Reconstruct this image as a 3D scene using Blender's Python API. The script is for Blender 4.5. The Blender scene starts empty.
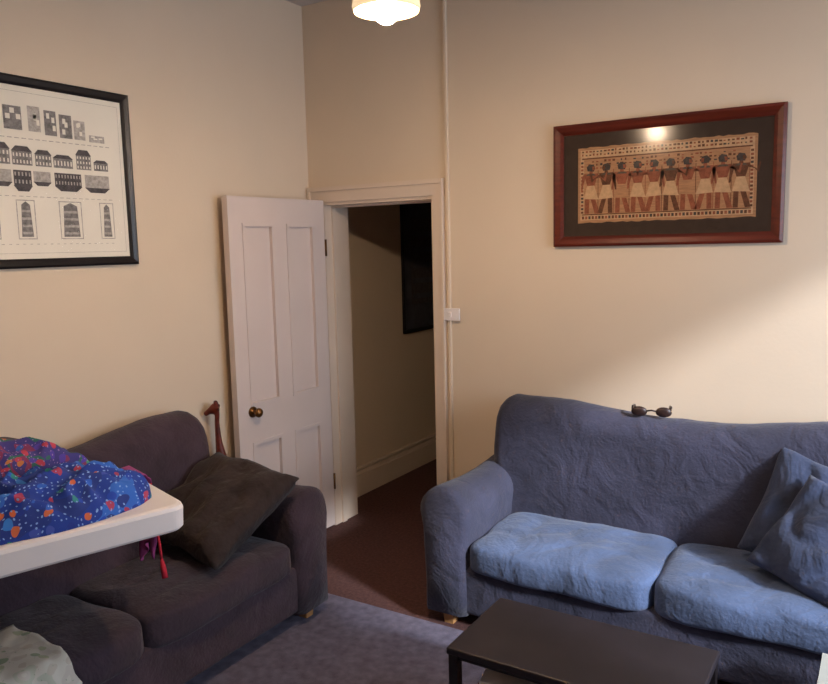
import bpy, bmesh, math, random
from mathutils import Vector, Matrix, noise
random.seed(4)
S=bpy.context.scene
COL=S.collection
def lin(r,g,b):
    f=lambda c:(c/255/12.92 if c/255<=.04045 else ((c/255+.055)/1.055)**2.4)
    return (f(r),f(g),f(b),1)
# ---------------------------------------------------------------- materials
def mat(name,col,rough=.7,scale=20,amt=.12,bump=0.0,bscale=None,metal=0,spec=.4,sheen=0,stretch=None,crease=0):
    m=bpy.data.materials.new(name); m.use_nodes=True
    nt=m.node_tree; N=nt.nodes; L=nt.links
    b=N['Principled BSDF']
    b.inputs['Roughness'].default_value=rough
    b.inputs['Metallic'].default_value=metal
    b.inputs['Specular IOR Level'].default_value=spec
    if sheen:
        b.inputs['Sheen Weight'].default_value=sheen
        b.inputs['Sheen Roughness'].default_value=.5
    tc=N.new('ShaderNodeTexCoord'); mp=N.new('ShaderNodeMapping')
    L.new(tc.outputs['Object'],mp.inputs['Vector'])
    if stretch: mp.inputs['Scale'].default_value=stretch
    n=N.new('ShaderNodeTexNoise'); n.inputs['Scale'].default_value=scale; n.inputs['Detail'].default_value=5
    L.new(mp.outputs[0],n.inputs['Vector'])
    r=N.new('ShaderNodeValToRGB')
    r.color_ramp.elements[0].position=.3; r.color_ramp.elements[1].position=.7
    r.color_ramp.elements[0].color=tuple(c*(1-amt) for c in col[:3])+(1,)
    r.color_ramp.elements[1].color=tuple(min(1,c*(1+amt)) for c in col[:3])+(1,)
    L.new(n.outputs['Fac'],r.inputs[0]); L.new(r.outputs[0],b.inputs['Base Color'])
    if bump:
        n2=N.new('ShaderNodeTexNoise'); n2.inputs['Scale'].default_value=bscale or scale*4; n2.inputs['Detail'].default_value=4
        L.new(mp.outputs[0],n2.inputs['Vector'])
        bp=N.new('ShaderNodeBump'); bp.inputs['Strength'].default_value=bump; bp.inputs['Distance'].default_value=.01
        L.new(n2.outputs['Fac'],bp.inputs['Height']); L.new(bp.outputs[0],b.inputs['Normal'])
        if crease:
            n3=N.new('ShaderNodeTexNoise'); n3.inputs['Scale'].default_value=6; n3.inputs['Detail'].default_value=3; n3.inputs['Distortion'].default_value=1.2
            L.new(mp.outputs[0],n3.inputs['Vector'])
            b2=N.new('ShaderNodeBump'); b2.inputs['Strength'].default_value=crease; b2.inputs['Distance'].default_value=.05
            L.new(n3.outputs['Fac'],b2.inputs['Height']); L.new(b2.outputs[0],bp.inputs['Normal'])
    return m
M={}
M['wall']=mat('plaster_cream',lin(221,203,180),.75,1.5,.03,.05,60)
M['ceil']=mat('ceiling_paint',lin(205,195,190),.8,2,.03)
M['trim']=mat('gloss_trim_paint',lin(222,204,186),.4,3,.04)
M['door']=mat('door_paint',lin(218,203,196),.38,3,.03)
M['carpet']=mat('carpet_maroon',lin(84,54,50),.95,60,.3,.6,250)
M['rug']=mat('rug_grey_blue',lin(104,100,118),.95,25,.25,.7,200)
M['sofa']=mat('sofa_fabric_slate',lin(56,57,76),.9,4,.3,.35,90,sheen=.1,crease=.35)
M['sofaseat']=mat('sofa_fabric_slate_daylit',lin(80,97,130),.9,5,.25,.35,70,sheen=.12,crease=.35)  # same slate fabric, cool window light on the seats painted into the colour
M['sofab']=mat('sofa_fabric_plum',lin(60,46,56),.92,9,.25,.35,90,sheen=.12,crease=.3)
M['sofabseat']=mat('seat_fabric_plum',lin(54,42,52),.92,6,.22,.35,70,sheen=.12,crease=.3)
M['pillowbrown']=mat('pillow_brown',lin(48,37,35),.95,12,.3,.6,35,sheen=.08,crease=.4)
M['pillowblue']=mat('pillow_blue',lin(52,62,88),.9,8,.25,.4,40,sheen=.12,crease=.4)
M['legwood']=mat('leg_wood',lin(170,126,80),.5,12,.2,stretch=(1,1,.15))
M['black']=mat('black_lacquer',lin(24,20,22),.35,10,.2)
M['blacktop']=mat('black_table_top',lin(34,30,36),.42,6,.2)
M['mahog']=mat('mahogany',lin(92,34,20),.28,10,.35,stretch=(.2,4,4))
M['matdark']=mat('mat_dark_grey',lin(72,60,56),.9,30,.1)
M['paper']=mat('paper_cream',lin(226,220,208),.8,4,.03)
M['ink']=mat('ink_grey',lin(126,122,120),.8,80,.35)
M['ink2']=mat('ink_light_grey',lin(172,166,160),.8,80,.3)
M['inkd']=mat('ink_dark',lin(80,76,78),.8,60,.3)
M['papy']=mat('papyrus',lin(190,150,120),.8,25,.18,stretch=(1,1,6))
M['papyd']=mat('papyrus_brown',lin(110,74,58),.8,60,.3)
M['pred']=mat('paint_red_brown',lin(156,96,76),.8,60,.25)
M['pcream']=mat('paint_cream',lin(212,184,154),.8,60,.12)
M['pteal']=mat('paint_slate',lin(96,88,84),.8,60,.2)
M['white']=mat('white_plastic',lin(232,226,224),.45,6,.02)
M['brass']=mat('aged_brass',lin(120,84,48),.35,30,.2,metal=.8)
M['steel']=mat('grey_steel',lin(120,120,122),.4,30,.1,metal=.7)
M['giraffe']=mat('carved_red_wood',lin(98,38,26),.45,25,.5)
M['darkobj']=mat('dark_tortoise',lin(44,28,24),.4,40,.5)
M['halldark']=mat('hall_print',lin(66,68,78),.5,8,.4)
M['greycloth']=mat('grey_cloth',lin(80,72,80),.95,10,.15,.4,60)
M['pink']=mat('pink_cloth',lin(150,62,120),.9,20,.3,.4,60)
M['red']=mat('red_cord',lin(180,30,52),.8,60,.2)
M['cord']=mat('lamp_cord',lin(190,180,165),.6,20,.1)
M['bookc']=mat('book_cover_grey',lin(170,172,164),.6,10,.1)
M['bookb']=mat('book_cover_blue',lin(60,70,120),.6,10,.1)
M['bookr']=mat('book_cover_rust',lin(150,80,50),.6,10,.1)
M['pages']=mat('book_pages',lin(225,220,205),.8,60,.06,stretch=(1,1,10))

def emis(name,col,st):
    m=bpy.data.materials.new(name); m.use_nodes=True; nt=m.node_tree
    b=nt.nodes['Principled BSDF']; b.inputs['Base Color'].default_value=col
    b.inputs['Emission Color'].default_value=col; b.inputs['Emission Strength'].default_value=st
    return m
M['bulb']=emis('lit_bulb',(1,.725,.48,1),940)
M['shade']=emis('opal_glass',(1,.74,.44,1),.8)
def glassmat(name):
    m=bpy.data.materials.new(name); m.use_nodes=True; nt=m.node_tree; N=nt.nodes; L=nt.links
    N.remove(N['Principled BSDF'])
    t=N.new('ShaderNodeBsdfTransparent'); g=N.new('ShaderNodeBsdfGlossy'); g.inputs['Roughness'].default_value=.14
    f=N.new('ShaderNodeFresnel'); f.inputs['IOR'].default_value=1.3
    x=N.new('ShaderNodeMixShader')
    L.new(f.outputs[0],x.inputs[0]); L.new(t.outputs[0],x.inputs[1]); L.new(g.outputs[0],x.inputs[2])
    L.new(x.outputs[0],N['Material Output'].inputs['Surface'])
    return m
M['glass']=glassmat('picture_glass')
def fabricpattern(name,pal,base,scale,zscale=3,fine=75,dot=(1,1,1,1),size=.30,dsize=.26):
    m=bpy.data.materials.new(name); m.use_nodes=True; nt=m.node_tree; N=nt.nodes; L=nt.links
    b=N['Principled BSDF']; b.inputs['Roughness'].default_value=.85
    tc=N.new('ShaderNodeTexCoord')
    wn=N.new('ShaderNodeTexNoise'); wn.inputs['Scale'].default_value=9; L.new(tc.outputs['Object'],wn.inputs['Vector'])
    ad=N.new('ShaderNodeVectorMath'); ad.operation='MULTIPLY_ADD'; ad.inputs[1].default_value=(.08,.08,.08)
    L.new(wn.outputs['Color'],ad.inputs[0]); L.new(tc.outputs['Object'],ad.inputs[2])
    v=N.new('ShaderNodeTexVoronoi'); v.inputs['Scale'].default_value=scale; v.inputs['Randomness'].default_value=.9
    L.new(ad.outputs[0],v.inputs['Vector'])
    sp=N.new('ShaderNodeSeparateColor'); L.new(v.outputs['Color'],sp.inputs[0])
    r=N.new('ShaderNodeValToRGB'); r.color_ramp.interpolation='CONSTANT'
    els=r.color_ramp.elements
    while len(els)<len(pal): els.new(.5)
    for i,c in enumerate(pal):
        els[i].position=i/len(pal); els[i].color=c
    L.new(sp.outputs[0],r.inputs[0])
    r2=N.new('ShaderNodeValToRGB'); r2.color_ramp.interpolation='CONSTANT'
    e=r2.color_ramp.elements; e[0].position=0; e[0].color=(1,1,1,1); e[1].position=size; e[1].color=(0,0,0,1)
    L.new(v.outputs['Distance'],r2.inputs[0])
    n=N.new('ShaderNodeTexNoise'); n.inputs['Scale'].default_value=zscale; L.new(tc.outputs['Object'],n.inputs['Vector'])
    r3=N.new('ShaderNodeValToRGB'); r3.color_ramp.interpolation='CONSTANT'; e=r3.color_ramp.elements
    e[0].position=0; e[0].color=base[0]; e[1].position=.54; e[1].color=base[1]
    k=e.new(.60); k.color=base[2]; k=e.new(.66); k.color=base[0]; k=e.new(.36); k.color=base[2]; k=e.new(.42); k.color=base[0]
    L.new(n.outputs['Fac'],r3.inputs[0])
    mx=N.new('ShaderNodeMix'); mx.data_type='RGBA'
    L.new(r2.outputs[0],mx.inputs[0]); L.new(r3.outputs[0],mx.inputs[6]); L.new(r.outputs[0],mx.inputs[7])
    v2=N.new('ShaderNodeTexVoronoi'); v2.inputs['Scale'].default_value=fine; v2.inputs['Randomness'].default_value=.35
    L.new(ad.outputs[0],v2.inputs['Vector'])
    lt=N.new('ShaderNodeMath'); lt.operation='LESS_THAN'; lt.inputs[1].default_value=dsize; L.new(v2.outputs['Distance'],lt.inputs[0])
    mx2=N.new('ShaderNodeMix'); mx2.data_type='RGBA'; L.new(lt.outputs[0],mx2.inputs[0]); L.new(mx.outputs[2],mx2.inputs[6]); mx2.inputs[7].default_value=dot
    L.new(mx2.outputs[2],b.inputs['Base Color'])
    return m
M['quilt']=fabricpattern('blue_patterned_cotton',[lin(26,66,170),lin(200,100,60),lin(36,92,190),lin(60,80,170),lin(40,130,130),lin(24,50,140),lin(170,60,90),lin(50,120,200),lin(26,60,150)],[lin(22,56,146),lin(40,98,190),lin(28,52,128)],24,5,70,lin(130,165,220),.34,.24)
M['quilt2']=fabricpattern('multicolour_cotton',[lin(180,60,80),lin(60,140,110),lin(190,115,60),lin(80,60,160),lin(170,150,180),lin(40,90,170)],[lin(60,54,124),lin(40,100,90),lin(130,50,90)],30,8,80,lin(160,130,180),.4,.2)
M['tea']=fabricpattern('pale_leaf_print_cloth',[lin(150,166,140),lin(205,205,190),lin(170,178,150),lin(196,190,176)],[lin(208,206,194),lin(190,195,178),lin(200,196,186)],20,7,50,lin(160,172,150),.36,.12)

# ---------------------------------------------------------------- helpers
def obj_from_bm(name,bm,mats,parent=None,loc=(0,0,0),rot=(0,0,0),smooth=False):
    me=bpy.data.meshes.new(name); bmesh.ops.recalc_face_normals(bm,faces=bm.faces[:]); bm.to_mesh(me); bm.free()
    for m in (mats if isinstance(mats,(list,tuple)) else [mats]): me.materials.append(m)
    if smooth:
        for p in me.polygons: p.use_smooth=True
    o=bpy.data.objects.new(name,me); COL.objects.link(o)
    o.location=loc; o.rotation_euler=rot
    if parent: o.parent=parent
    return o
def add_box(bm,a,b,mi=0,bevel=0,seg=2):
    g=bmesh.ops.create_cube(bm,size=1)
    vs=g['verts']
    c=[(a[i]+b[i])/2 for i in range(3)]; s=[abs(b[i]-a[i]) for i in range(3)]
    for v in vs: v.co=Vector((v.co.x*s[0]+c[0],v.co.y*s[1]+c[1],v.co.z*s[2]+c[2]))
    fs={f for v in vs for f in v.link_faces}
    for f in fs: f.material_index=mi
    if bevel:
        es={e for v in vs for e in v.link_edges}
        r=bmesh.ops.bevel(bm,geom=list(es)+vs,offset=bevel,segments=seg,profile=.5,affect='EDGES')
        for f in r['faces']: f.material_index=mi
    return vs
def box(name,a,b,m,parent=None,bevel=0,loc=(0,0,0),rot=(0,0,0)):
    bm=bmesh.new(); add_box(bm,a,b,0,bevel); return obj_from_bm(name,bm,m,parent,loc,rot)
def top(o,label,cat,group=None):
    o['label']=label; o['category']=cat
    if group: o['group']=group
    return o
def struct(o): o['kind']='structure'; return o
def empty(name,loc,rotz,label,cat,group=None):
    e=bpy.data.objects.new(name,None); COL.objects.link(e); e.location=loc; e.rotation_euler=(0,0,rotz)
    e.empty_display_size=.1
    return top(e,label,cat,group)
def subcube(n):
    bm=bmesh.new(); bmesh.ops.create_cube(bm,size=2)
    bmesh.ops.subdivide_edges(bm,edges=bm.edges[:],cuts=n,use_grid_fill=True)
    return bm
def softbox(name,a,b,m,parent=None,n=14,p=7,bulge=0.0,wr=.006,ws=6,seed=0,loc=(0,0,0),rot=(0,0,0)):
    bm=subcube(n)
    c=[(a[i]+b[i])/2 for i in range(3)]; h=[abs(b[i]-a[i])/2 for i in range(3)]
    for v in bm.verts:
        u=v.co.copy()
        s=1/((abs(u.x)**p+abs(u.y)**p+abs(u.z)**p)**(1/p))
        u*=s
        q=Vector((u.x*h[0],u.y*h[1],u.z*h[2]))
        if bulge:
            k=(1-u.x**2)*(1-u.y**2)
            q.z+=bulge*k*(1 if u.z>0 else .2)
            q.y+=-(bulge*.5)*(1-u.x**2)*(1-u.z**2)*(1 if u.y<0 else 0)
            if u.z>0:
                cr=noise.noise(Vector((q.x*5+seed*4,q.y*7,seed)))
                q.z-=.016*max(0,.28-abs(cr))/.28*k
        w=noise.noise_vector(Vector((q.x+seed*3.1,q.y,q.z))*ws)
        q+=w*wr
        v.co=q+Vector(c)
    return obj_from_bm(name,bm,m,parent,loc,rot,True)
def pillow(name,w,h,t,m,parent=None,loc=(0,0,0),mtx=None,seed=0,n=24,wr=.012):
    bm=subcube(n)
    for v in bm.verts:
        x,y,z=v.co
        e=((1-x**4)*(1-y**4))
        k=max(e,0)**.42
        px=x*w/2*(1-.07*(1-y*y)*abs(x)); py=y*h/2*(1-.07*(1-x*x)*abs(y))
        z2=z*t/2*(k*.95+.05)
        q=Vector((px,py,z2))
        q+=noise.noise_vector(q*7+Vector((seed,0,0)))*wr*(.3+k)
        cr=noise.noise(Vector((px*9+seed,py*5,seed)))
        q.z-=(1 if z>0 else -.3)*wr*1.2*max(0,.35-abs(cr))*2*k
        v.co=q
    o=obj_from_bm(name,bm,m,parent,loc,(0,0,0),True)
    if mtx: o.matrix_world=mtx
    return o
def lathe(bm,prof,seg=32,mi=0,cx=0,cy=0):
    rings=[]
    for r,z in prof:
        rings.append([bm.verts.new((cx+r*math.cos(2*math.pi*i/seg),cy+r*math.sin(2*math.pi*i/seg),z)) for i in range(seg)])
    for a,b in zip(rings,rings[1:]):
        for i in range(seg):
            f=bm.faces.new((a[i],a[(i+1)%seg],b[(i+1)%seg],b[i])); f.material_index=mi
    return rings
def tube(name,pts,rad,m,parent=None,loc=(0,0,0),seg=10):
    bm=bmesh.new(); P=[Vector(p) for p in pts]
    if not isinstance(rad,(list,tuple)): rad=[rad]*len(P)
    rings=[]
    for i,p in enumerate(P):
        d=(P[min(i+1,len(P)-1)]-P[max(i-1,0)]).normalized()
        a=d.orthogonal().normalized() if i==0 else (pa-d*pa.dot(d)).normalized()
        pa=a; b=d.cross(a)
        rings.append([bm.verts.new(p+(a*math.cos(2*math.pi*k/seg)+b*math.sin(2*math.pi*k/seg))*rad[i]) for k in range(seg)])
    for a,b in zip(rings,rings[1:]):
        for k in range(seg): bm.faces.new((a[k],a[(k+1)%seg],b[(k+1)%seg],b[k]))
    bm.faces.new(rings[0]); bm.faces.new(rings[-1])
    return obj_from_bm(name,bm,m,parent,loc,(0,0,0),True)

# ---------------------------------------------------------------- room shell
W=4.0; D=-5.2; H=3.17; T=.22
OX0,OX1,OZ=.10,.885,2.02
bm=bmesh.new()
add_box(bm,(-.3,0,0),(OX0,T,H)); add_box(bm,(OX1,0,0),(W+.2,T,H)); add_box(bm,(OX0,0,OZ),(OX1,T,H))
struct(obj_from_bm('wall_back',bm,M['wall']))
struct(box('wall_left',(-.2,D,0),(0,0,H),M['wall']))
struct(box('wall_front',(-.2,D-.2,0),(W+.2,D,H),M['wall']))
WY0,WY1,WZ0,WZ1=-2.05,-.28,.65,2.42
bm=bmesh.new()
add_box(bm,(W,D,0),(W+.2,WY0,H)); add_box(bm,(W,WY1,0),(W+.2,0,H)); add_box(bm,(W,WY0,0),(W+.2,WY1,WZ0)); add_box(bm,(W,WY0,WZ1),(W+.2,WY1,H))
struct(obj_from_bm('wall_right',bm,M['wall']))
struct(box('floor',(-.3,D-.2,-.1),(W+.2,4.2,0),M['carpet']))
struct(box('ceiling',(-.3,D-.2,H),(W+.2,4.2,H+.1),M['ceil']))
struct(box('wall_hall_left',(-.3,T,0),(-.1,4.0,H),M['wall']))
struct(box('wall_hall_right',(1.25,T,0),(1.4,4.0,H),M['wall']))
struct(box('wall_hall_end',(-.3,4.0,0),(1.4,4.2,H),M['wall']))
def skirting(name,a,b):
    bm=bmesh.new(); add_box(bm,a,b,0)
    return struct(obj_from_bm(name,bm,M['trim']))
skirting('baseboard_back',(1.0,-.02,0),(W,0,.17))
skirting('baseboard_left',(0,D,0),(.018,-.0,.17))
skirting('baseboard_right',(W-.02,D,0),(W,-.02,.17))
bm=bmesh.new(); add_box(bm,(-.1,T,0),(-.08,4.0,.15)); add_box(bm,(-.1,T,.15),(-.088,4.0,.18)); add_box(bm,(-.1,T,.19),(-.084,4.0,.205))
struct(obj_from_bm('baseboard_hall',bm,M['trim']))
bm=bmesh.new()
add_box(bm,(.03,-.022,0),(OX0,0,OZ)); add_box(bm,(OX1,-.022,0),(OX1+.05,0,OZ)); add_box(bm,(.03,-.022,OZ),(OX1+.05,0,2.085))
add_box(bm,(.01,-.034,2.085),(OX1+.065,0,2.11)); add_box(bm,(OX1+.05,-.032,0),(OX1+.065,0,2.085)); add_box(bm,(.01,-.032,0),(.03,0,2.085))
struct(obj_from_bm('trim_1',bm,M['trim']))
bm=bmesh.new()
add_box(bm,(OX0,-.006,0),(OX0+.018,T+.01,OZ-.018)); add_box(bm,(OX1-.018,-.006,0),(OX1,T+.01,OZ-.018)); add_box(bm,(OX0,-.006,OZ-.018),(OX1,T+.01,OZ))
add_box(bm,(OX0+.018,.06,0),(OX0+.03,.1,OZ-.03)); add_box(bm,(OX1-.03,.06,0),(OX1-.018,.1,OZ-.03)); add_box(bm,(OX0+.018,.06,OZ-.03),(OX1-.018,.1,OZ-.018))
struct(obj_from_bm('trim_2',bm,M['trim']))
bm=bmesh.new()
add_box(bm,(W+.02,WY0,WZ0),(W+.1,WY0+.05,WZ1)); add_box(bm,(W+.02,WY1-.05,WZ0),(W+.1,WY1,WZ1))
add_box(bm,(W+.02,WY0+.05,WZ0),(W+.1,WY1-.05,WZ0+.05)); add_box(bm,(W+.02,WY0+.05,WZ1-.04),(W+.1,WY1-.05,WZ1))
add_box(bm,(W-.04,WY0-.05,WZ0-.03),(W+.05,WY1+.05,WZ0))
struct(obj_from_bm('window_1',bm,M['trim']))

# door leaf
DL=.76; DT=.04; DZ0=.02; DZ1=2.03
dang=math.atan2(.028,.77)
bm=bmesh.new()
ys=[0,-.095,-.33,-.43,-.665,-DL]
zs=[DZ0,.24,.70,.90,1.89,DZ1]
t0,t1=-DT,0
def dbox(y0,y1,z0,z1,x0=t0,x1=t1): add_box(bm,(x0,min(y0,y1),z0),(x1,max(y0,y1),z1))
dbox(ys[0],ys[1],DZ0,DZ1); dbox(ys[2],ys[3],DZ0,DZ1); dbox(ys[4],ys[5],DZ0,DZ1)
for z0,z1 in ((zs[0],zs[1]),(zs[2],zs[3]),(zs[4],zs[5])):
    dbox(ys[1],ys[2],z0,z1); dbox(ys[3],ys[4],z0,z1)
for (y0,y1) in ((ys[1],ys[2]),(ys[3],ys[4])):
    for z0,z1 in ((zs[1],zs[2]),(zs[3],zs[4])):
        dbox(y0,y1,z0,z1,t0+.016,t1-.016)
        w=.018
        for (a0,a1,b0,b1) in ((y0,y0-w,z0,z1),(y1+w,y1,z0,z1),(y0-w,y1+w,z0,z0+w),(y0-w,y1+w,z1-w,z1)):
            dbox(a0,a1,b0,b1,t0-.005,t1+.005)
leaf=obj_from_bm('door_1',bm,M['door'],None,(OX0+.035,-.034,0),(0,0,-dang))
struct(leaf)
bm=bmesh.new()
bmesh.ops.create_uvsphere(bm,u_segments=20,v_segments=12,radius=.026)
for v in bm.verts: v.co.x=v.co.x*.75+.048
R=Matrix.Rotation(math.pi/2,4,'Y')
rings=lathe(bm,[(.03,0),(.03,.006),(.011,.009),(.011,.04)],20)
for r in rings:
    for v in r: v.co=R@v.co
obj_from_bm('door_knob',bm,M['brass'],leaf,(0,-.655,.87),(0,0,0),True)
for z in (.3,1.75):
    bm=bmesh.new(); lathe(bm,[(0,-.05),(.007,-.05),(.007,.05),(0,.05)],12)
    obj_from_bm('hinge',bm,M['brass'],leaf,(.004,.004,z),(0,0,0),True)
struct(box('trim_3',(OX1-.0205,.015,.98),(OX1-.018,.045,1.08),M['brass']))

cd=box('electrical_conduit',(.965,-.018,.17),(.983,0,H),M['wall'],bevel=.004)
top(cd,'cream painted vertical cable conduit fixed to the wall','conduit')
sw=empty('light_switch',(.99,-.018,1.37),0,'white plastic light switch plate beside the door frame','light switch')
box('switch_plate',(-.055,-.012,-.034),(.055,0,.034),M['white'],sw,.004)
box('rocker',(-.012,-.018,-.014),(.006,-.012,.014),M['white'],sw,.002)

# ---------------------------------------------------------------- pictures
def frame_mesh(bm,w,h,fw,d,mi=0):
    prof=[(0,0),(0,-d*.8),(fw*.25,-d),(fw*.7,-d*.75),(fw,-d*.45),(fw,0)]
    cs=[(-w/2,-h/2),(w/2,-h/2),(w/2,h/2),(-w/2,h/2)]
    sg=[(1,1),(-1,1),(-1,-1),(1,-1)]
    rings=[[bm.verts.new((c[0]+s[0]*o,y,c[1]+s[1]*o)) for o,y in prof] for c,s in zip(cs,sg)]
    for i in range(4):
        a=rings[i]; b=rings[(i+1)%4]
        for k in range(len(prof)):
            f=bm.faces.new((a[k],a[(k+1)%len(prof)],b[(k+1)%len(prof)],b[k])); f.material_index=mi
def rect(bm,x0,z0,x1,z1,y,mi):
    f=bm.faces.new([bm.verts.new(p) for p in ((x0,y,z0),(x1,y,z0),(x1,y,z1),(x0,y,z1))]); f.material_index=mi
def poly(bm,pts,y,mi):
    f=bm.faces.new([bm.verts.new((p[0],y,p[1])) for p in pts]); f.material_index=mi
pw,ph=1.045,.59
pe=empty('framed_picture',(2.11,-.002,2.022),0,'mahogany framed papyrus print with a row of standing figures','picture')
bm=bmesh.new(); frame_mesh(bm,pw,ph,.05,.03); obj_from_bm('picture_frame',bm,M['mahog'],pe)
box('mat_board',(-pw/2+.04,-.008,-ph/2+.04),(pw/2-.04,-.003,ph/2-.04),M['matdark'],pe)
bm=bmesh.new()
mi_=[M['papy'],M['papyd'],M['pred'],M['pcream'],M['pteal'],M['inkd']]
X0,X1,Z0,Z1=-.40,.41,-.18,.18
n=40; topp=[];bot=[]
for i in range(n+1):
    x=X0+(X1-X0)*i/n
    topp.append((x,Z1+random.uniform(-.003,.003))); bot.append((x,Z0+random.uniform(-.003,.003)))
poly(bm,bot+topp[::-1],-.0088,0)
rect(bm,X0+.012,Z1-.05,X1-.012,Z1-.012,-.0091,3)
rect(bm,X0+.012,Z0+.012,X1-.012,Z0+.036,-.0091,3)
rect(bm,X0+.02,Z1-.056,X1-.02,Z1-.05,-.0092,1)
rect(bm,X0+.02,Z0+.036,X1-.02,Z0+.041,-.0092,1)
for xa in (X0+.012,X1-.03):
    rect(bm,xa,Z0+.036,xa+.018,Z1-.05,-.0091,3)
    z=Z0+.045
    while z<Z1-.07: rect(bm,xa+.003,z,xa+.015,z+.01,-.0094,random.choice([1,2,5])); z+=.017
x=X0+.02
while x<X1-.03:
    for zz in (Z1-.024,Z1-.040):
        rect(bm,x,zz,x+random.uniform(.006,.014),zz+random.uniform(.005,.011),-.0094,random.choice([1,2,5,1]))
    x+=.018
x=X0+.02; i=0
while x<X1-.03:
    rect(bm,x,Z0+.017,x+.011,Z0+.031,-.0094,[1,2,5][i%3]); x+=.0165; i+=1
x=X0+.05
while x<X1-.06:
    for k in range(3):
        if random.random()<.75:
            zz=Z1-.072-.016*k; rect(bm,x,zz,x+random.uniform(.006,.014),zz+random.uniform(.004,.011),-.0094,random.choice([1,2,1,5]))
    x+=.02
def figure(cx,z0,s,skin,cloth,flip):
    f=-1 if flip else 1
    P=lambda pts:[(cx+f*a*s,z0+b*s) for a,b in pts]
    y=-.0098
    poly(bm,P([(-.13,0),(-.04,0),(-.03,.42),(-.12,.42)]),y,skin)
    poly(bm,P([(.08,0),(.18,0),(.05,.42),(-.04,.42)]),y,skin)
    poly(bm,P([(-.15,.30),(.16,.28),(.07,.56),(-.08,.56)]),y-.0002,cloth)
    poly(bm,P([(-.07,.54),(.07,.54),(.15,.80),(-.15,.80)]),y-.0001,skin)
    poly(bm,P([(-.06,.80),(.06,.80),(.11,.76),(-.11,.76)]),y-.0003,4)
    poly(bm,P([(-.04,.79),(.04,.79),(.03,.85),(-.03,.85)]),y-.0002,skin)
    poly(bm,P([(-.07,.85),(.06,.84),(.09,.90),(.06,.97),(-.03,.99),(-.09,.93)]),y-.0003,5)
    poly(bm,P([(.03,.86),(.08,.87),(.07,.94),(.02,.94)]),y-.0005,skin)
    poly(bm,P([(.12,.79),(.16,.76),(.30,.62),(.34,.80),(.31,.81),(.27,.68),(.13,.72)]),y-.0004,skin)
    poly(bm,P([(-.15,.79),(-.12,.72),(-.18,.46),(-.21,.46),(-.19,.74)]),y-.0004,skin)
nf=10
for i in range(nf):
    xx=X0+.065+i*(X1-X0-.13)/(nf-1)
    figure(xx,Z0+.043,.24,[2,1,2,2][i%4],[3,3,0,3][i%4],i%3==1)
    rect(bm,xx+.034,Z0+.043,xx+.037,Z0+.25,-.0096,[1,2][i%2])
obj_from_bm('papyrus_print',bm,mi_,pe)
bm=bmesh.new(); rect(bm,-pw/2+.045,-ph/2+.045,pw/2-.045,ph/2-.045,-.0125,0); obj_from_bm('glass_pane',bm,M['glass'],pe)

qw,qh=1.12,.77
qe=empty('framed_picture.001',(.002,-1.295-qw/2,2.08),math.pi/2,'black framed architectural print with rows of grey building drawings','picture')
bm=bmesh.new(); frame_mesh(bm,qw,qh,.038,.025); obj_from_bm('picture_frame.001',bm,M['black'],qe)
bm=bmesh.new()
hw=qw/2-.03; hh=qh/2-.03
rect(bm,-hw,-hh,hw,hh,-.006,0)
def lines(x0,z0,x1,z1,w,mi):
    rect(bm,x0,z0,x1,z0+w,-.0066,mi);rect(bm,x0,z1-w,x1,z1,-.0066,mi);rect(bm,x0,z0,x0+w,z1,-.0066,mi);rect(bm,x1-w,z0,x1,z1,-.0066,mi)
lines(-hw+.025,-hh+.03,hw-.025,hh-.03,.0015,2)
def bldg(x0,z0,w,h,floors,mi,gable=True,flip=False):
    sgn=-1 if flip else 1
    zb=z0 if not flip else z0+h
    Z=lambda t: zb+sgn*t
    rect(bm,x0,min(Z(0),Z(h*.72)),x0+w,max(Z(0),Z(h*.72)),-.0068,mi)
    if gable: poly(bm,[(x0-.003,Z(h*.72)),(x0+w+.003,Z(h*.72)),(x0+w*.8,Z(h)),(x0+w*.2,Z(h))],-.0069,3)
    nb=max(2,int(w/.014))
    for fl in range(floors):
        for k in range(nb):
            xx=x0+w*(k+.3)/nb; a=Z(h*.72*(fl+.25)/floors); b=Z(h*.72*(fl+.75)/floors)
            rect(bm,xx,min(a,b),xx+w*.4/nb,max(a,b),-.0072,0 if not flip else 2)
def LX(px): return (-1.88+.0045*px)-(-1.31-qw/2)
def LZ(py): return (2.46-(py-85)*.00423)-2.08
for a,b,c,d,k in ((-60,-40,118,138,1),(-35,-12,112,138,2),(-5,12,112,134,1),(18,30,110,134,2),(34,46,112,136,1),(49,62,114,137,1),(64,76,118,137,2),(80,97,131,138,2)):
    x0,x1,z1,z0=LX(a),LX(b),LZ(c),LZ(d)
    rect(bm,x0,z0,x1,z1,-.0068,k)
    for j in range(3):
        xx=x0+(x1-x0)*random.uniform(.1,.7); zz=z0+(z1-z0)*random.uniform(.1,.7)
        rect(bm,xx,zz,xx+(x1-x0)*.25,zz+(z1-z0)*.22,-.0072,0)
for a,b,h,fl in ((-70,-48,20,2),(-44,-24,16,2),(-20,-2,20,2),(0,19,18,2),(22,38,16,2),(40,60,13,1),(64,80,20,3),(83,99,11,1)):
    bldg(LX(a),LZ(167),LX(b)-LX(a),h*.00423,fl,1)
for a,b,h,fl in ((-70,-46,20,2),(-42,-24,18,2),(-20,-2,16,2),(0,17,20,2),(19,36,14,2),(40,68,18,2),(72,99,18,2)):
    bldg(LX(a),LZ(172+h),LX(b)-LX(a),h*.00423,fl,3 if a in (0,-42,40) else 2,True,True)
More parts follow.
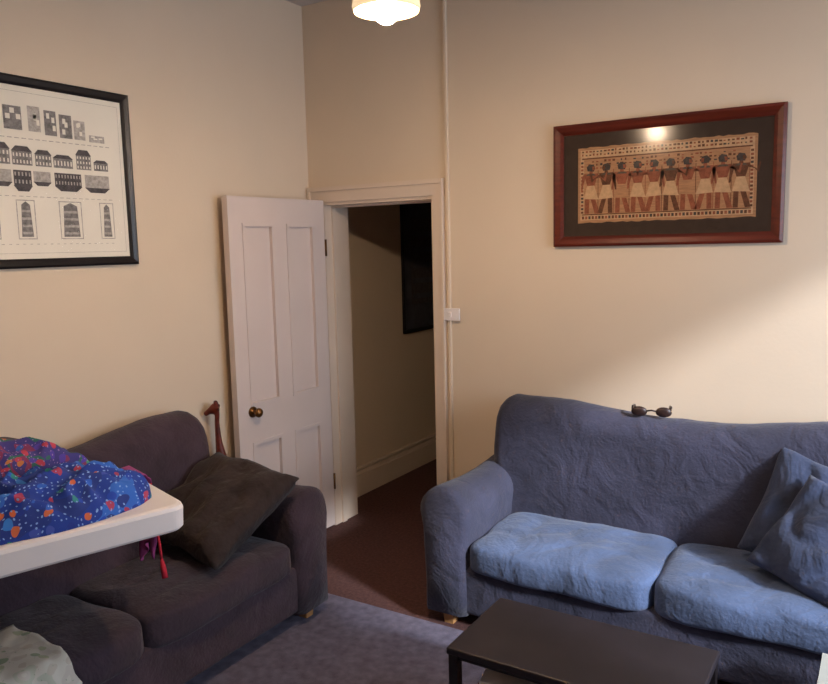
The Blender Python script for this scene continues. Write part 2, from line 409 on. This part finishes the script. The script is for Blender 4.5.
for a,b in ((-68,-50),(-34,-16),(0,18),(42,66),(86,102)):
    x0,x1=LX(a),LX(b); z0,z1=LZ(238),LZ(200)
    lines(x0,z0,x1,z1,.004,2)
    poly(bm,[(x0+.015,z0+.01),(x1-.015,z0+.01),(x1-.022,z1-.02),((x0+x1)/2,z1-.006),(x0+.022,z1-.02)],-.0068,1)
    for j in range(4): rect(bm,x0+.02,z0+.02+j*.03,x1-.02,z0+.03+j*.03,-.0072,2)
for j in range(26):
    x0=LX(-70+j*6.7); rect(bm,x0,LZ(142),x0+.02,LZ(141.2),-.0068,2); rect(bm,x0,LZ(197),x0+.018,LZ(196.4),-.0068,2)
    rect(bm,x0,LZ(243),x0+.012,LZ(242.4),-.0068,2)
obj_from_bm('architectural_print',bm,[M['paper'],M['ink'],M['ink2'],M['inkd']],qe)
bm=bmesh.new(); rect(bm,-hw,-hh,hw,hh,-.0095,0); obj_from_bm('glass_pane.001',bm,M['glass'],qe)

he=empty('framed_picture.002',(-.098,1.5,1.6),math.pi/2,'tall dark framed print hanging in the hallway','picture')
bm=bmesh.new(); frame_mesh(bm,.66,1.03,.03,.025); obj_from_bm('picture_frame.002',bm,M['black'],he)
bm=bmesh.new(); rect(bm,-.31,-.49,.31,.49,-.006,0); rect(bm,-.2,-.3,.2,.36,-.0066,1)
for j in range(5): rect(bm,-.18,-.26+j*.12,.18,-.22+j*.12,-.007,0)
obj_from_bm('dark_print',bm,[M['halldark'],M['inkd']],he)

# ---------------------------------------------------------------- sofas
def smooth(a,b,x):
    t=max(0,min(1,(x-a)/(b-a))); return t*t*(3-2*t)
def sofa(name,loc,rotz,ms,mseat,label,BW,AZ=0):
    e=empty(name,loc,rotz,label,'sofa','matching rolled arm sofas')
    HW=1.04
    softbox('sofa_base',(-HW+.06,-.745,.07),(HW-.06,-.04,.30),ms,e,14,16,0,.003,5,1)
    bm=bmesh.new(); NX=90; prof=[]
    for i in range(34):
        t=i/33
        if t<.38: prof.append((0,t/.38))
        elif t<.62: prof.append((1,(t-.38)/.24*math.pi))
        else: prof.append((2,(1-t)/.38))
    cols=[]
    for i in range(NX+1):
        s=-1+2*i/NX; s=math.copysign(1-(1-abs(s))**1.5,s)
        x=s*BW; a=abs(s)
        h=.935+.05*smooth(.1,.70,a)
        if a>.88: h-=.16*(1-math.sqrt(max(0,1-((a-.88)/.12)**2)))
        th=1 if a<.93 else max(.35,math.sqrt(max(0,1-((a-.93)/.07)**2)))
        col=[]
        for kind,v in prof:
            if kind==0: z=.2+(h-.31)*v; y=-.235-.05*(1-v)
            elif kind==2: z=.2+(h-.31)*v; y=.005
            else: z=h-.11+.11*math.sin(v); y=-.115-.12*math.cos(v)
            y=-.115+(y+.115)*th
            q=Vector((x,y,z)); q+=noise.noise_vector(q*5)*.007+noise.noise_vector(q*13)*.003
            col.append(bm.verts.new(q))
        cols.append(col)
    for a,b in zip(cols,cols[1:]):
        for k in range(len(prof)-1): bm.faces.new((a[k],a[k+1],b[k+1],b[k]))
        bm.faces.new((a[-1],a[0],b[0],b[-1]))
    bm.faces.new(cols[0]); bm.faces.new(cols[-1])
    obj_from_bm('backrest',bm,ms,e,(0,0,0),(0,0,0),True)
    for sx in (-1,1):
        bm=bmesh.new()
        cx,cz,r=.105,.53,.125
        p2=[]
        for k in range(13):
            an=math.pi*(1-k/12); p2.append((cx+r*math.cos(an)*1.02,cz+r*math.sin(an)*.98))
        prof2=[(.0,.07),(0,.2),(-.003,.36),(-.01,.46)]+p2+[(.225,.46),(.22,.36),(.22,.2),(.22,.07)]
        N=30; cols=[]
        for i in range(N+1):
            t=i/N; y=-.02-.75*t
            ins=0
            if t>.93: ins=.03*(1-math.sqrt(max(0,1-((t-.93)/.07)**2)))
            if t<.05: ins=.02*(1-math.sqrt(max(0,1-((.05-t)/.05)**2)))
            lift=-.02*math.sin(t*math.pi)+.012+AZ
            col=[]
            for (px,pz) in prof2:
                dx=px-.108; dz=pz-.4
                q=Vector((.108+dx*(1-ins/.12),y,pz-(ins if dz>0 else 0)+(lift if pz>.5 else 0)))
                q+=noise.noise_vector(q*6+Vector((sx*9,0,0)))*.006
                q.x=(q.x-HW)*(1 if sx<0 else -1)
                col.append(bm.verts.new(q))
            cols.append(col)
        for a,b in zip(cols,cols[1:]):
            for k in range(len(prof2)-1): bm.faces.new((a[k],a[k+1],b[k+1],b[k]))
            bm.faces.new((a[-1],a[0],b[0],b[-1]))
        bm.faces.new(cols[0]); bm.faces.new(cols[-1])
        obj_from_bm('armrest',bm,ms,e,(0,0,0),(0,0,0),True)
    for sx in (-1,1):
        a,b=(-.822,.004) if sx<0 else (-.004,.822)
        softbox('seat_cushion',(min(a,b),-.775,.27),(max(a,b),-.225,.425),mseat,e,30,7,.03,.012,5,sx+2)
    for x in (-.93,.93):
        for y in (-.70,-.1):
            bm=bmesh.new(); vs=add_box(bm,(x-.03,y-.03,0),(x+.03,y+.03,.085))
            for v in vs:
                if v.co.z<.01: v.co.x=x+(v.co.x-x)*.75; v.co.y=y+(v.co.y-y)*.75
            obj_from_bm('leg',bm,M['legwood'],e)
    return e
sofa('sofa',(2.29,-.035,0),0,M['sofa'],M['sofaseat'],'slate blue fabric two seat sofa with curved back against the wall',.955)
sofa('sofa.001',(.035,-1.97,0),math.pi/2,M['sofab'],M['sofabseat'],'dark plum fabric two seat sofa beside the open door',.85,-.015)

def corners_mtx(A,B,C,Dd):
    A,B,C,Dd=map(Vector,(A,B,C,Dd)); c=(A+B+C+Dd)/4
    x=((B-A)+(C-Dd)).normalized(); y=((A-Dd)+(B-C)); y=(y-x*y.dot(x)).normalized(); z=x.cross(y)
    m=Matrix((x,y,z)).transposed().to_4x4(); m.translation=c; return m
p=pillow('throw_pillow',.54,.54,.18,M['pillowbrown'],mtx=corners_mtx((.20,-1.14,.77),(.74,-1.17,.71),(.85,-1.60,.49),(.31,-1.56,.52)),seed=1,wr=.026)
top(p,'crumpled dark brown throw pillow propped against the sofa arm','pillow')
def rotm(loc,rx,ry,rz):
    return Matrix.Translation(loc)@Matrix.Rotation(rz,4,'Z')@Matrix.Rotation(rx,4,'X')@Matrix.Rotation(ry,4,'Z')
p=pillow('throw_pillow.001',.46,.46,.15,M['pillowblue'],mtx=rotm((2.83,-.39,.635),math.radians(66),math.radians(-14),math.radians(-8)),seed=4,wr=.028)
top(p,'dark blue throw pillow leaning against the sofa back','pillow','blue throw pillows')
p=pillow('throw_pillow.002',.42,.42,.15,M['pillowblue'],mtx=rotm((2.885,-.57,.60),math.radians(54),math.radians(-20),math.radians(-14)),seed=8,wr=.03)
top(p,'dark blue throw pillow tilted in front of another pillow','pillow','blue throw pillows')

sg=empty('sunglasses',(2.12,-.15,.952),math.radians(12),'brown tortoise sunglasses perched on top of the sofa back','sunglasses')
for sx in (-1,1):
    bm=subcube(5)
    for v in bm.verts:
        u=v.co.normalized(); v.co=Vector((u.x*.036+sx*.054,u.y*.014-.04,u.z*.024+.014))
    obj_from_bm('lens',bm,M['darkobj'],sg,(0,0,0),(0,0,0),True)
    tube('temple',[(sx*.084,-.04,.026),(sx*.086,0,.030),(sx*.08,.05,.024),(sx*.078,.075,.0)],.005,M['darkobj'],sg)
tube('bridge',[(-.022,-.042,.017),(0,-.045,.022),(.022,-.042,.017)],.004,M['darkobj'],sg)

# ---------------------------------------------------------------- rug
bm=bmesh.new(); add_box(bm,(.66,-3.3,.0),(3.5,-.80,.008),0,.003)
top(obj_from_bm('rug',bm,M['rug']),'grey blue woven rug on the maroon carpet','rug')
RZ=.008
# ---------------------------------------------------------------- coffee table
ct=empty('coffee_table',(2.225,-1.395,RZ),0,'low black rectangular coffee table with a lower shelf','coffee table')
box('table_top',(-.395,-.21,.385),(.395,.21,.411),M['blacktop'],ct,.006)
box('shelf',(-.36,-.17,.15),(.36,.17,.165),M['blacktop'],ct,.003)
for x in (-.372,.372):
    for y in (-.188,.188): box('leg',(x-.017,y-.017,0),(x+.017,y+.017,.385),M['black'],ct,.002)
box('apron',(-.355,-.197,.37),(.355,-.183,.385),M['black'],ct); box('apron',(-.355,.183,.365),(.355,.197,.385),M['black'],ct)
def book(name,loc,rz,w,h,t,mc,label,cat='book',group=None):
    e=empty(name,loc,rz,label,cat,group)
    bm=bmesh.new(); add_box(bm,(-w/2,-h/2,0),(w/2,h/2,.003)); add_box(bm,(-w/2,-h/2,t-.003),(w/2,h/2,t)); add_box(bm,(-w/2,-h/2,.003),(-w/2+.003,h/2,t-.003))
    obj_from_bm('cover',bm,mc,e)
    box('pages',(-w/2+.003,-h/2+.003,.003),(w/2-.004,h/2-.003,t-.003),M['pages'],e)
    return e
z=RZ+.1655
for i,(mc,t,lab) in enumerate(((M['bookr'],.035,'rust covered book lying on the coffee table shelf'),(M['bookb'],.035,'blue covered book lying on the coffee table shelf'),(M['bookr'],.04,'rust covered book lying on the coffee table shelf'),(M['white'],.04,'white covered magazine lying on the coffee table shelf'))):
    book('book' if i==0 else 'book.%03d'%i,(2.00+.01*i,-1.43,z),math.radians(6*i-8),.22,.29,t,mc,lab,'book','books under the coffee table'); z+=t+.0005
z=RZ+.0005
for i in range(6):
    t=[.06,.055,.06,.05,.06,.04][i]
    book('book.%03d'%(i+4),(3.00+.006*(i%2),-1.02,z),math.radians([2,-3,1,4,-2,0][i]),.22,.29,t,[M['bookb'],M['bookr'],M['white'],M['bookb'],M['white'],M['bookc']][i],'thick hardcover book in a stack on the rug','book','stacked books on the rug'); z+=t+.0005

# ---------------------------------------------------------------- white folding table
E1=Vector((-.16,-.51,0)).normalized(); E2=Vector((E1.y,-E1.x,0))
C0=Vector((1.145,-2.06,0))
rz=math.atan2(-E1.y,-E1.x)
ft=empty('folding_table',(C0.x,C0.y,0),rz,'white plastic folding table standing over the sofa seat','folding table')
chk=Vector((-math.sin(rz),math.cos(rz),0)).dot(E2)
sy=1 if chk>0 else -1
TZ=.945; TT=.085; TW=.56; TL=1.85
bm=bmesh.new()
def rrect(x0,x1,y0,y1,r,z,n=8):
    pts=[]
    for cx,cy,a0 in ((x1-r,y1-r,0),(x0+r,y1-r,90),(x0+r,y0+r,180),(x1-r,y0+r,270)):
        for k in range(n+1):
            a=math.radians(a0+90*k/n); pts.append(bm.verts.new((cx+r*math.cos(a),cy+r*math.sin(a),z)))
    return pts
y0,y1=(0,TW) if sy>0 else (-TW,0)
rs=[rrect(-TL+i,-i,y0+i,y1-i,.05,z) for i,z in ((.03,TZ-TT),(.008,TZ-TT),(.002,TZ-TT+.008),(0,TZ-.016),(.004,TZ-.005),(.014,TZ))]
for a,b in zip(rs,rs[1:]):
    for k in range(len(a)): bm.faces.new((a[k],a[(k+1)%len(a)],b[(k+1)%len(a)],b[k]))
bm.faces.new(rs[0]); bm.faces.new(rs[-1])
obj_from_bm('table_top',bm,M['white'],ft)
for x in (-1.2,-1.7):
    for yy in (.1,TW-.1):
        tube('leg',[(x,yy*sy,0),(x,yy*sy,TZ-TT+.005)],.013,M['steel'],ft)
    tube('crossbar',[(x,.1*sy,.12),(x,(TW-.1)*sy,.12)],.01,M['steel'],ft)

def heap(name,cx,cy,lx,ly,hh,m,label,seed,z0=TZ,amp=.03,fs=9,cat='blanket',lean=0):
    bm=bmesh.new(); N=80; g=[]
    def ridg(x,y):
        v=Vector((x*fs+seed,y*fs*1.6,seed*.7)); n=noise.noise(v); n2=noise.noise(v*2.3+Vector((3,1,0)))
        return (1-abs(n)*2.2)*.7+n2*.35
    for i in range(N+1):
        row=[]
        for j in range(N+1):
            u=-1+2*i/N; v=-1+2*j/N
            x=u*math.sqrt(1-v*v/2); y=v*math.sqrt(1-u*u/2); r=min(1,math.sqrt(x*x+y*y))
            edge=1+.10*noise.noise(Vector((x*2+seed,y*2,0)))
            dome=(1-r**3.0)**.55 if r<1 else 0
            z=hh*dome*(1-lean*x)+amp*ridg(x*lx,y*ly)*dome**.5
            row.append(bm.verts.new((cx+x*lx*edge,cy+y*ly*edge,z0+max(z,0.003))))
        g.append(row)
    for i in range(N):
        for j in range(N): bm.faces.new((g[i][j],g[i+1][j],g[i+1][j+1],g[i][j+1]))
    rim=[g[i][0] for i in range(N+1)]+[g[N][j] for j in range(1,N+1)]+[g[i][N] for i in range(N-1,-1,-1)]+[g[0][j] for j in range(N-1,0,-1)]
    lo=[bm.verts.new((v.co.x,v.co.y,z0+.0005)) for v in rim]
    for k in range(len(rim)): bm.faces.new((rim[k],rim[(k+1)%len(rim)],lo[(k+1)%len(rim)],lo[k]))
    bm.faces.new(lo)
    o=obj_from_bm(name,bm,m,None,ft.location,ft.rotation_euler,True)
    top(o,label,cat); return o
heap('blanket',-.40,sy*.19,.35,.17,.115,M['quilt'],'crumpled bright blue patterned cotton blanket on the white table',2.3,amp=.05,fs=10)
heap('blanket.001',-.50,sy*.45,.36,.11,.18,M['quilt2'],'bunched purple, red and green patterned throw on the white table',7.7,amp=.05,lean=.15)
o=softbox('blanket.002',(-.16,-.13,0),(.16,.12,.085),M['greycloth'],None,10,4,0,.008,9,3,(.15,-2.16,.955),(0,0,math.pi/2))
top(o,'folded dark grey blanket lying on top of the sofa back','blanket')
sc=empty('scarf',(C0.x,C0.y,TZ),rz,'pink purple scarf with red cord hanging over the table end','scarf')
bm=bmesh.new(); g=[]; NI,NJ=34,20
for i in range(NI+1):
    row=[]
    for j in range(NJ+1):
        s=i/NI*.40; v=j/NJ; yy=.38+.16*v
        if s<.03: x=-.02+s; z=.004
        elif s<.06: a=(s-.03)/.03*math.pi/2; x=.01+.012*math.sin(a); z=.004-.012*(1-math.cos(a))
        else: x=.022; z=-.008-(s-.06)*(1-.16*math.sin(v*5))*.93
        wv=.012*math.sin(v*17+s*9)*min(1,max(0,s-.05)*6)
        row.append(bm.verts.new((x+wv+.012*(s>.06),sy*(yy+(.02*math.sin(s*20))),z)))
    g.append(row)
for i in range(NI):
    for j in range(NJ): bm.faces.new((g[i][j],g[i+1][j],g[i+1][j+1],g[i][j+1]))
o=obj_from_bm('cloth',bm,M['pink'],sc,(0,0,0),(0,0,0),True)
sm=o.modifiers.new('s','SOLIDIFY'); sm.thickness=.003
pts=[(.030,sy*.39,-.03),(.032,sy*.37,-.1),(.034,sy*.375,-.18),(.03,sy*.34,-.25),(.03,sy*.33,-.31)]
tube('cord',pts,.005,M['red'],sc)
tube('tassel',[(.03,sy*.33,-.30),(.03,sy*.32,-.33),(.03,sy*.31,-.365)],[.005,.010,.011],M['red'],sc)

# cloth draped over the seat front
bm=bmesh.new(); N=36; g=[]
for i in range(N+1):
    row=[]
    for j in range(N+1):
        u=i/N; v=j/N
        y=-2.66+.34*v+.02*noise.noise(Vector((u*4,0,v)))
        s=u*.56
        if s<.31: x=.50+s; z=.476
        elif s<.37:
            a=(s-.31)/.06*math.pi/2; x=.81+.045*math.sin(a); z=.476-.045*(1-math.cos(a))
        else: x=.855+.012*math.sin((s-.37)*20); z=.431-(s-.37)
        q=Vector((x,y,z))
        fold=max(0,.3-abs(noise.noise(Vector((u*4+1,v*3,2)))))/.3
        q+=Vector((.5,.3,.3 if s<.33 else 0))*(.025*(noise.noise(Vector((u*3,v*7,2)))+.5)+.018*fold)
        row.append(bm.verts.new(q))
    g.append(row)
for i in range(N):
    for j in range(N): bm.faces.new((g[i][j],g[i+1][j],g[i+1][j+1],g[i][j+1]))
o=obj_from_bm('tea_towel',bm,M['tea'],None,(0,0,.0),(0,0,0),True)
sm=o.modifiers.new('s','SOLIDIFY'); sm.thickness=.004
top(o,'pale cloth with faded green print draped over the seat edge','cloth')

# ---------------------------------------------------------------- giraffe
bm=bmesh.new(); skin=bm.verts.layers.skin.verify()
def sv(co,r,par=None):
    v=bm.verts.new(co); v[skin].radius=(r,r)
    if par is not None: bm.edges.new((par,v))
    return v
root=sv((0,0,.52),.036); root[skin].use_root=True
ch=sv((-.05,0,.56),.036,root); rump=sv((.065,0,.50),.032,root)
for base in (ch,rump):
    for sy2 in (-1,1):
        k=sv((base.co.x,sy2*.022,.42),.015,base); k=sv((base.co.x+.004,sy2*.023,.24),.010,k); sv((base.co.x,sy2*.023,.01),.010,k)
n1=sv((-.075,0,.66),.032,ch); n2=sv((-.085,0,.76),.018,n1); n3=sv((-.088,0,.86),.013,n2); n4=sv((-.084,0,.905),.014,n3); hd=sv((-.098,0,.932),.020,n4)
mz=sv((-.128,0,.915),.015,hd); sv((-.150,0,.899),.012,mz)
for s2 in (-1,1):
    sv((-.088,s2*.010,.972),.005,hd); sv((-.074,s2*.034,.942),.007,hd)
tl=sv((.098,0,.49),.007,rump); sv((.105,0,.36),.005,tl)
me=bpy.data.meshes.new('giraffe_figurine'); bm.to_mesh(me); bm.free(); me.materials.append(M['giraffe'])
gi=bpy.data.objects.new('giraffe_figurine',me); COL.objects.link(gi); gi.location=(.145,-.862,0); gi.rotation_euler=(0,0,math.radians(40))
gi.modifiers.new('skin','SKIN'); ss=gi.modifiers.new('sub','SUBSURF'); ss.levels=2; ss.render_levels=2
top(gi,'carved red brown wooden giraffe standing behind the sofa arm','figurine')

# ---------------------------------------------------------------- pendant lamp
pl=empty('pendant_lamp',(1.67,-1.62,H),0,'lit pendant lamp with small opal glass shade hanging from ceiling','lamp')
tube('cord',[(0,0,0),(0,0,-.54)],.004,M['cord'],pl)
bm=bmesh.new(); lathe(bm,[(0,0),(.05,0),(.048,-.02),(.02,-.04),(0,-.04)],24); obj_from_bm('ceiling_rose',bm,M['white'],pl,(0,0,0),(0,0,0),True)
bm=bmesh.new(); lathe(bm,[(0,-.53),(.02,-.53),(.022,-.6),(0,-.6)],20); obj_from_bm('lamp_holder',bm,M['white'],pl,(0,0,0),(0,0,0),True)
bm=bmesh.new(); lathe(bm,[(.024,-.56),(.04,-.565),(.07,-.59),(.098,-.64),(.106,-.685),(.101,-.70),(.098,-.685),(.09,-.64),(.065,-.597),(.038,-.572),(.024,-.567)],40)
obj_from_bm('lamp_shade',bm,M['shade'],pl,(0,0,0),(0,0,0),True)
bm=bmesh.new(); bmesh.ops.create_uvsphere(bm,u_segments=24,v_segments=16,radius=.038)
for v in bm.verts:
    if v.co.z>0: v.co.z*=1.7; v.co.x*=1-.4*v.co.z/.065; v.co.y*=1-.4*v.co.z/.065
obj_from_bm('bulb',bm,M['bulb'],pl,(0,0,-.70),(0,0,0),True)

# ---------------------------------------------------------------- lights
sd=bpy.data.lights.new('sun','SUN'); sd.energy=5.4; sd.angle=math.radians(6); sd.color=(.90,.93,1)
so=bpy.data.objects.new('sun',sd); COL.objects.link(so)
so.rotation_euler=Vector((-1,.36,-.605)).to_track_quat('-Z','Y').to_euler()
ad=bpy.data.lights.new('window_daylight','AREA'); ad.shape='RECTANGLE'; ad.size=1.7; ad.size_y=1.7; ad.energy=58; ad.color=(.74,.84,1)
ao=bpy.data.objects.new('window_daylight',ad); COL.objects.link(ao); ao.location=(W+.35,-1.15,1.7)
ao.rotation_euler=Vector((-1,-.05,-.40)).to_track_quat('-Z','Y').to_euler()
w=bpy.data.worlds.new('world'); S.world=w; w.use_nodes=True
w.node_tree.nodes['Background'].inputs[0].default_value=(.6,.75,1,1); w.node_tree.nodes['Background'].inputs[1].default_value=.6
S.view_settings.view_transform='Standard'; S.view_settings.look='None'; S.view_settings.exposure=0

# ---------------------------------------------------------------- camera
yaw=math.radians(32);pitch=math.radians(7.2);r=math.radians(1.34)
F=Vector((-math.sin(yaw)*math.cos(pitch),math.cos(yaw)*math.cos(pitch),-math.sin(pitch)))
R0=Vector((math.cos(yaw),math.sin(yaw),0)); U0=R0.cross(F)
R=R0*math.cos(r)-U0*math.sin(r); U=U0*math.cos(r)+R0*math.sin(r)
cam=bpy.data.cameras.new('camera'); co=bpy.data.objects.new('camera',cam); COL.objects.link(co)
m=Matrix((R,U,-F)).transposed().to_4x4(); m.translation=(3.03,-3.68,1.75); co.matrix_world=m
cam.sensor_width=36; cam.lens=762/828*36; cam.clip_start=.05
S.camera=co
